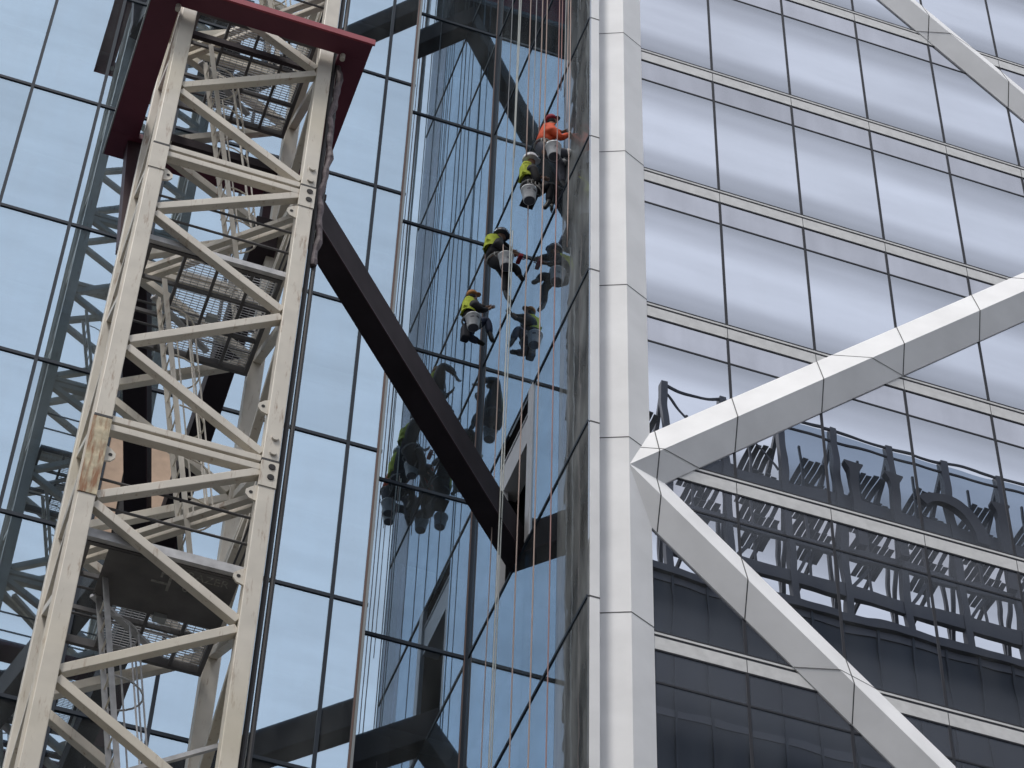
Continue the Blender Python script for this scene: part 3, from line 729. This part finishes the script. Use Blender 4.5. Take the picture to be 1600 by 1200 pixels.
def bucket(px_top, px_bot, Y, label, marks):
    t = W(*px_top, Y); b_ = W(*px_bot, Y); zt = t.z; xm = (t.x+b_.x)/2; h = .34
    zm = (t.z+b_.z)/2
    root = thing('bucket', label, 'bucket', (xm, Y, zm-h/2), 'white buckets hung from the workers')
    p = Vector((xm, Y, zm-h/2)); tilt = Vector((-.06, 0, 1)).normalized()
    MB().lathe(p, [(.12, 0), (.125, .01), (.155, h-.04), (.166, h-.035), (.166, h-.005), (.158, h), (.148, h-.03), (.11, .03)], 22, tilt).build('pail', MS['white'], root, True)
    MB().lathe(p-tilt*.003, [(.112, 0), (.112, .004)], 20, tilt).build('pail_base', MS['grey'], root)
    m_ = MB()
    for (a, hz, w_, hh) in marks:
        for q in range(3):
            aa = a+q*.16; rr = .126+.030*hz/h+.004
            c = p+tilt*hz+Vector((math.cos(aa)*rr, math.sin(aa)*rr, 0)); tg = Vector((-math.sin(aa), math.cos(aa), 0))
            m_.poly([c-tg*w_, c+tg*w_, c+tg*w_+Vector((0,0,hh)), c-tg*w_+Vector((0,0,hh))], (math.cos(aa)*.001, math.sin(aa)*.001, 0))
    m_.build('printed_mark', MS['grey'], root)
    a = p+tilt*(h-.03)
    MB().tube([a+Vector((-.14,0,0)), a+Vector((-.10,0,.12)), a+Vector((0,0,.18)), a+Vector((.10,0,.12)), a+Vector((.14,0,0))], .006, 6).build('handle', MS['webbing'], root)
    return root
D = .17
def mk(Y, pts, look):
    out = {}
    for k, (x, y, dy) in pts.items(): out[k] = W(x, y, Y+dy)
    out['look'] = out['head']+Vector(look); return out
# worker in orange, nearest the column
Y = 29.35
J = mk(Y, dict(pelvis=(849,232,0), belly=(850,221,0), chest=(856,206,0), neck=(861,196,0), head=(862,189,0), crown=(858,180,0),
  shR=(866,206,-.2), elR=(877,216,-.22), wrR=(889,209,-.15), shL=(856,199,.2), elL=(869,207,.2), wrL=(880,206,.12),
  hipR=(853,238,-.1), knR=(884,238,-.18), anR=(899,248,-.1), toeR=(903,250,-.08), hipL=(850,234,.1), knL=(876,254,.12), anL=(880,289,.12), toeL=(886,294,.1)), (.8, -.25, -.1))
person('person in orange shirt and red cap reaching to the glass beside the white column', J, 'orange', 'grey', 'redcap', pads=True)
bucket((865,226), (867,248), Y-.28, 'white bucket hanging in front of the worker in orange', [(-1.7, .15, .012, .08)])
# worker with the white helmet
Y = 30.15
J = mk(Y, dict(pelvis=(828,296,0), belly=(827,285,0), chest=(827,270,0), neck=(828,258,0), head=(829,252,0), crown=(829,242,0),
  shR=(833,266,-.2), elR=(840,283,-.22), wrR=(846,286,-.1), shL=(825,262,.2), elL=(838,274,.2), wrL=(848,278,.12),
  hipR=(832,302,-.1), knR=(860,290,-.16), anR=(857,318,-.12), toeR=(851,325,-.12), hipL=(830,296,.1), knL=(866,291,.14), anL=(862,325,.1), toeL=(866,335,.08)), (.9, -.1, -.25))
person('person in white helmet, black jacket and yellow vest sitting in a harness with knees bent', J, 'blackc', 'blackc', 'white', vest='back')
bucket((826,294), (829,317), Y-.28, 'white bucket hanging at the hip of the worker in the white helmet', [(-2.1, .2, .012, .05), (-1.2, .2, .012, .05)])
b = MB(); c = W(826, 312, Y); b.box(c.x-.13, c.x+.15, c.y-.2, c.y+.2, c.z-.03, c.z+.0); o = b.build('work_seat', MS['blackc']); tag(o, 'black board seat under the worker in the white helmet', 'seat')
# worker leaning back, dark helmet
Y = 31.7
J = mk(Y, dict(pelvis=(776,409,0), belly=(770,398,0), chest=(772,384,0), neck=(779,373,0), head=(783,369,0), crown=(784,359,0),
  shR=(779,383,-.19), elR=(789,391,-.2), wrR=(801,397,-.1), shL=(777,376,.19), elL=(789,384,.2), wrL=(802,392,.12),
  hipR=(781,413,-.1), knR=(807,419,-.14), anR=(812,432,-.1), toeR=(819,438,-.08), hipL=(780,412,.1), knL=(791,434,.1), anL=(790,460,.1), toeL=(798,472,.08)), (.9, -.1, -.4))
person('person in dark helmet and yellow shoulder vest leaning back with one leg hanging', J, 'blackc', 'blackc', 'darkh', vest='upper', pads=False)
bucket((792,400), (791,418), Y-.28, 'white bucket beside the knee of the leaning worker in the dark helmet', [(-1.7, .12, .006, .1)])
b = MB(); c = W(811, 404, Y-.1); b.box(c.x-.03, c.x+.05, c.y-.12, c.y+.12, c.z-.04, c.z+.04); b.tube([c, c+Vector((.12, 0, .03))], .012, 6); o = b.build('scrubber', MS['redcap']); tag(o, 'dark red scrubbing pad held to the glass by the leaning worker', 'tool')
# worker in the corner
Y = 33.4
J = mk(Y, dict(pelvis=(736,506,0), belly=(735,495,0), chest=(737,481,0), neck=(738,469,0), head=(738,463,0), crown=(736,454,0),
  shR=(744,478,-.2), elR=(752,485,-.2), wrR=(763,483,-.1), shL=(735,472,.2), elL=(750,480,.2), wrL=(762,480,.1),
  hipR=(741,508,-.1), knR=(762,500,-.16), anR=(766,524,-.12), toeR=(770,534,-.1), hipL=(738,506,.1), knL=(733,527,.14), anL=(750,535,.14), toeL=(757,538,.12)), (.85, -.2, -.35))
person('person in orange-brown cap and yellow vest, lowest of the four, at the inner corner', J, 'blackc', 'denim', 'brown', vest='low')
bucket((740,494), (740,514), Y-.28, 'white bucket with dark marks under the worker in the orange-brown cap', [(-2.2, .18, .014, .06), (-1.3, .2, .014, .05)])
b = MB(); c = W(727, 520, Y+.1); b.box(c.x-.09, c.x+.09, c.y-.1, c.y+.1, c.z-.22, c.z+.2); o = b.build('tool_bag', MS['navy']); 
bv = o.modifiers.new('b', 'BEVEL'); bv.width = .04; bv.segments = 3; tag(o, 'dark tool bag hanging behind the worker in the orange-brown cap', 'bag')

# ------------------------------------------------------------------ tower across the street, with a rooftop sign frame
VY = 2*YC+25.0; YS = -25.0
def X(az): return az*VY
ZP = 1.062*VY
st = thing('street_tower', 'dark navy tower across the street, seen as a reflection low in the right-hand glass', 'building', (45, YS, GZ))
xl, xr = 30.5, 84
b = MB(); b.box(xl, xr, YS-26, YS, GZ, ZP-.5); b.build('wall', 'tower', st)
b = MB(); b.box(xl-.2, xr+.2, YS-26.2, YS+.25, ZP-.5, ZP); b.build('parapet', 'steel', st)
for i in range(30):
    MB().box(xl+1.8*i+.5, xl+1.8*i+.62, YS, YS+.12, GZ, ZP-.5).build('mullion', 'tower', st)
for i in range(22):
    MB().box(xl, xr, YS, YS+.06, ZP-4.2*i-1.0, ZP-4.2*i-.55).build('floor_band', 'steel', st)
for (nm, lb, x0, x1, y0, y1, hh) in (('shade_block', 'broad concrete block behind the viewer, outside the picture, added to shade undersides', -70, 18, -78, -56, 66), ('shade_block', 'lower concrete block left of the viewer, outside the picture, added to shade undersides', -84, -56, -46, 60, 44)):
    nb_ = thing(nm, lb, 'building', ((x0+x1)/2, (y0+y1)/2, GZ), 'unseen concrete blocks added for shade')
    MB().box(x0, x1, y0, y1, GZ, hh).build('wall', 'concrete', nb_)  # unseen block, added only to shade the undersides of the braces
    b = MB(); z = 3.0
    while z < hh-2:
        b.box(x0-.03, x1+.03, y0-.03, y1+.03, z, z+1.9); z += 3.9
    b.build('ribbon_window', 'tower', nb_)
sf = thing('rooftop_sign_frame', 'steel frame with slatted decks and screens on the roof across the street', 'sign frame', (X(.54), YS, ZP))
zt = 1.2247*VY; zd = 1.165*VY
azs = [.4226, .4616, .502, .538, .578, .617, .656, .695, .734, .773, .81]
for i, a in enumerate(azs):
    x = X(a)
    MB().box(x-.19, x+.19, YS-.2, YS+.2, ZP, zt+.15).build('post', 'steel', sf)
    MB().bar((x, YS, zt-.3), (x-.1, YS-3.9, zd-.2), .22, .3).build('raker', 'steel', sf)
    MB().bar((x, YS, zd-.1), (x+.9, YS-3.6, ZP+.5), .2, .26).build('raker', 'steel', sf)
    MB().box(x+.75, x+.93, YS-3.2, YS-3.0, ZP, zd).build('post', 'steel', sf)
    if i < len(azs)-1:
        xn = X(azs[i+1])
        sag = .0 if i not in (5,) else 0
        MB().tube([(x+(xn-x)*q, YS+.1, zt-.0-(.35*math.sin(PI*q) if i < 2 else -.25*math.sin(PI*q)*(1 if i == 5 else 0))) for q in [j/8 for j in range(9)]], .09, 6).build('top_rail', 'steel', sf)
        if i >= 2:
            MB().tube([(x, YS+.1, zt-.75), (xn, YS+.1, zt-.75)], .08, 6).build('mid_rail', 'steel', sf)
            MB().box(x+.2, xn-.2, YS-.02, YS+.02, zd+.1, zt-.1).build('screen', 'screen', sf)
        else:
            MB().tube([(x, YS, zt-.2), (xn-.3, YS, zd+.8)], .06, 6).build('stay', 'steel', sf)
        # deck planks running away from the street, seen from below
        for lv, z_ in enumerate((zt-2.2, zt-4.2, zd-.7, zd-2.6)):
            b = MB(); dep = 2.3+.25*((i*3+lv) % 3)
            for j in range(4):
                xa = x-1.62+.36*j; b.box(xa, xa+.295, YS-.25-dep, YS-.25-.1*(j % 2), z_-.05, z_)
            b.build('landing', 'steel2', sf)
        MB().box(x-1.75, x-1.63, YS-.5, YS-.38, 1.085*VY, zt-1.2).build('stringer', 'steel', sf)
        MB().bar((x-.1, YS-.2, zd-.9), (x-1.9, YS-3.2, 1.09*VY), .14, .2).build('diagonal', 'steel', sf)
        MB().box(x, xn, YS-.15, YS+.15, 1.0762*VY, 1.0872*VY).build('cross_beam', 'steel', sf)
        MB().box(x, xn, YS-.1, YS+.1, zd-1.05, zd+.05).build('edge_beam', 'steel', sf)
        MB().bar((x+.4, YS-.3, 1.09*VY), (xn-1.7, YS-.3, 1.113*VY), .13, .18).build('diagonal', 'steel', sf)
        MB().box(x, xn, YS-.2, YS-.0, 1.113*VY, 1.121*VY).build('cross_beam', 'steel', sf)
# the backs of big sign letters standing on the deck edge
def letterI(az_, w_=.55):
    x = X(az_); zt_ = 1.190*VY; z0_ = 1.115*VY; s = w_
    pts = [(x-s, zt_), (x-s, zt_-.12), (x-s*.55, zt_-.55), (x-s*.45, zt_-1.0), (x-s*.45, z0_), (x+s*.45, z0_), (x+s*.45, zt_-1.0), (x+s*.55, zt_-.55), (x+s, zt_-.12), (x+s, zt_)]
    MB().poly([(p[0], YS+.45, p[1]) for p in pts], (0, .35, 0)).build('sign_letter', 'letter', sf)
def letterO(az0, az1):
    xa, xb_ = X(az0), X(az1); cx = (xa+xb_)/2; rx = (xb_-xa)/2; zc_ = 1.150*VY; rz = 1.184*VY-zc_; out = []; inn = []
    n = 18
    b = MB()
    for i in range(n):
        t0, t1 = PI*(.75*i/n-.02), PI*(.75*(i+1)/n-.02)
        q = [(cx+rx*math.cos(t0), zc_+rz*math.sin(t0)), (cx+rx*math.cos(t1), zc_+rz*math.sin(t1)), (cx+(rx-.75)*math.cos(t1), zc_+(rz-.55)*math.sin(t1)), (cx+(rx-.75)*math.cos(t0), zc_+(rz-.55)*math.sin(t0))]
        b.poly([(p[0], YS+.45, p[1]) for p in q], (0, .35, 0))
    b.build('sign_letter', 'letter', sf)
letterI(.546); letterI(.574); letterO(.580, .637); letterI(.649); letterO(.661, .705)
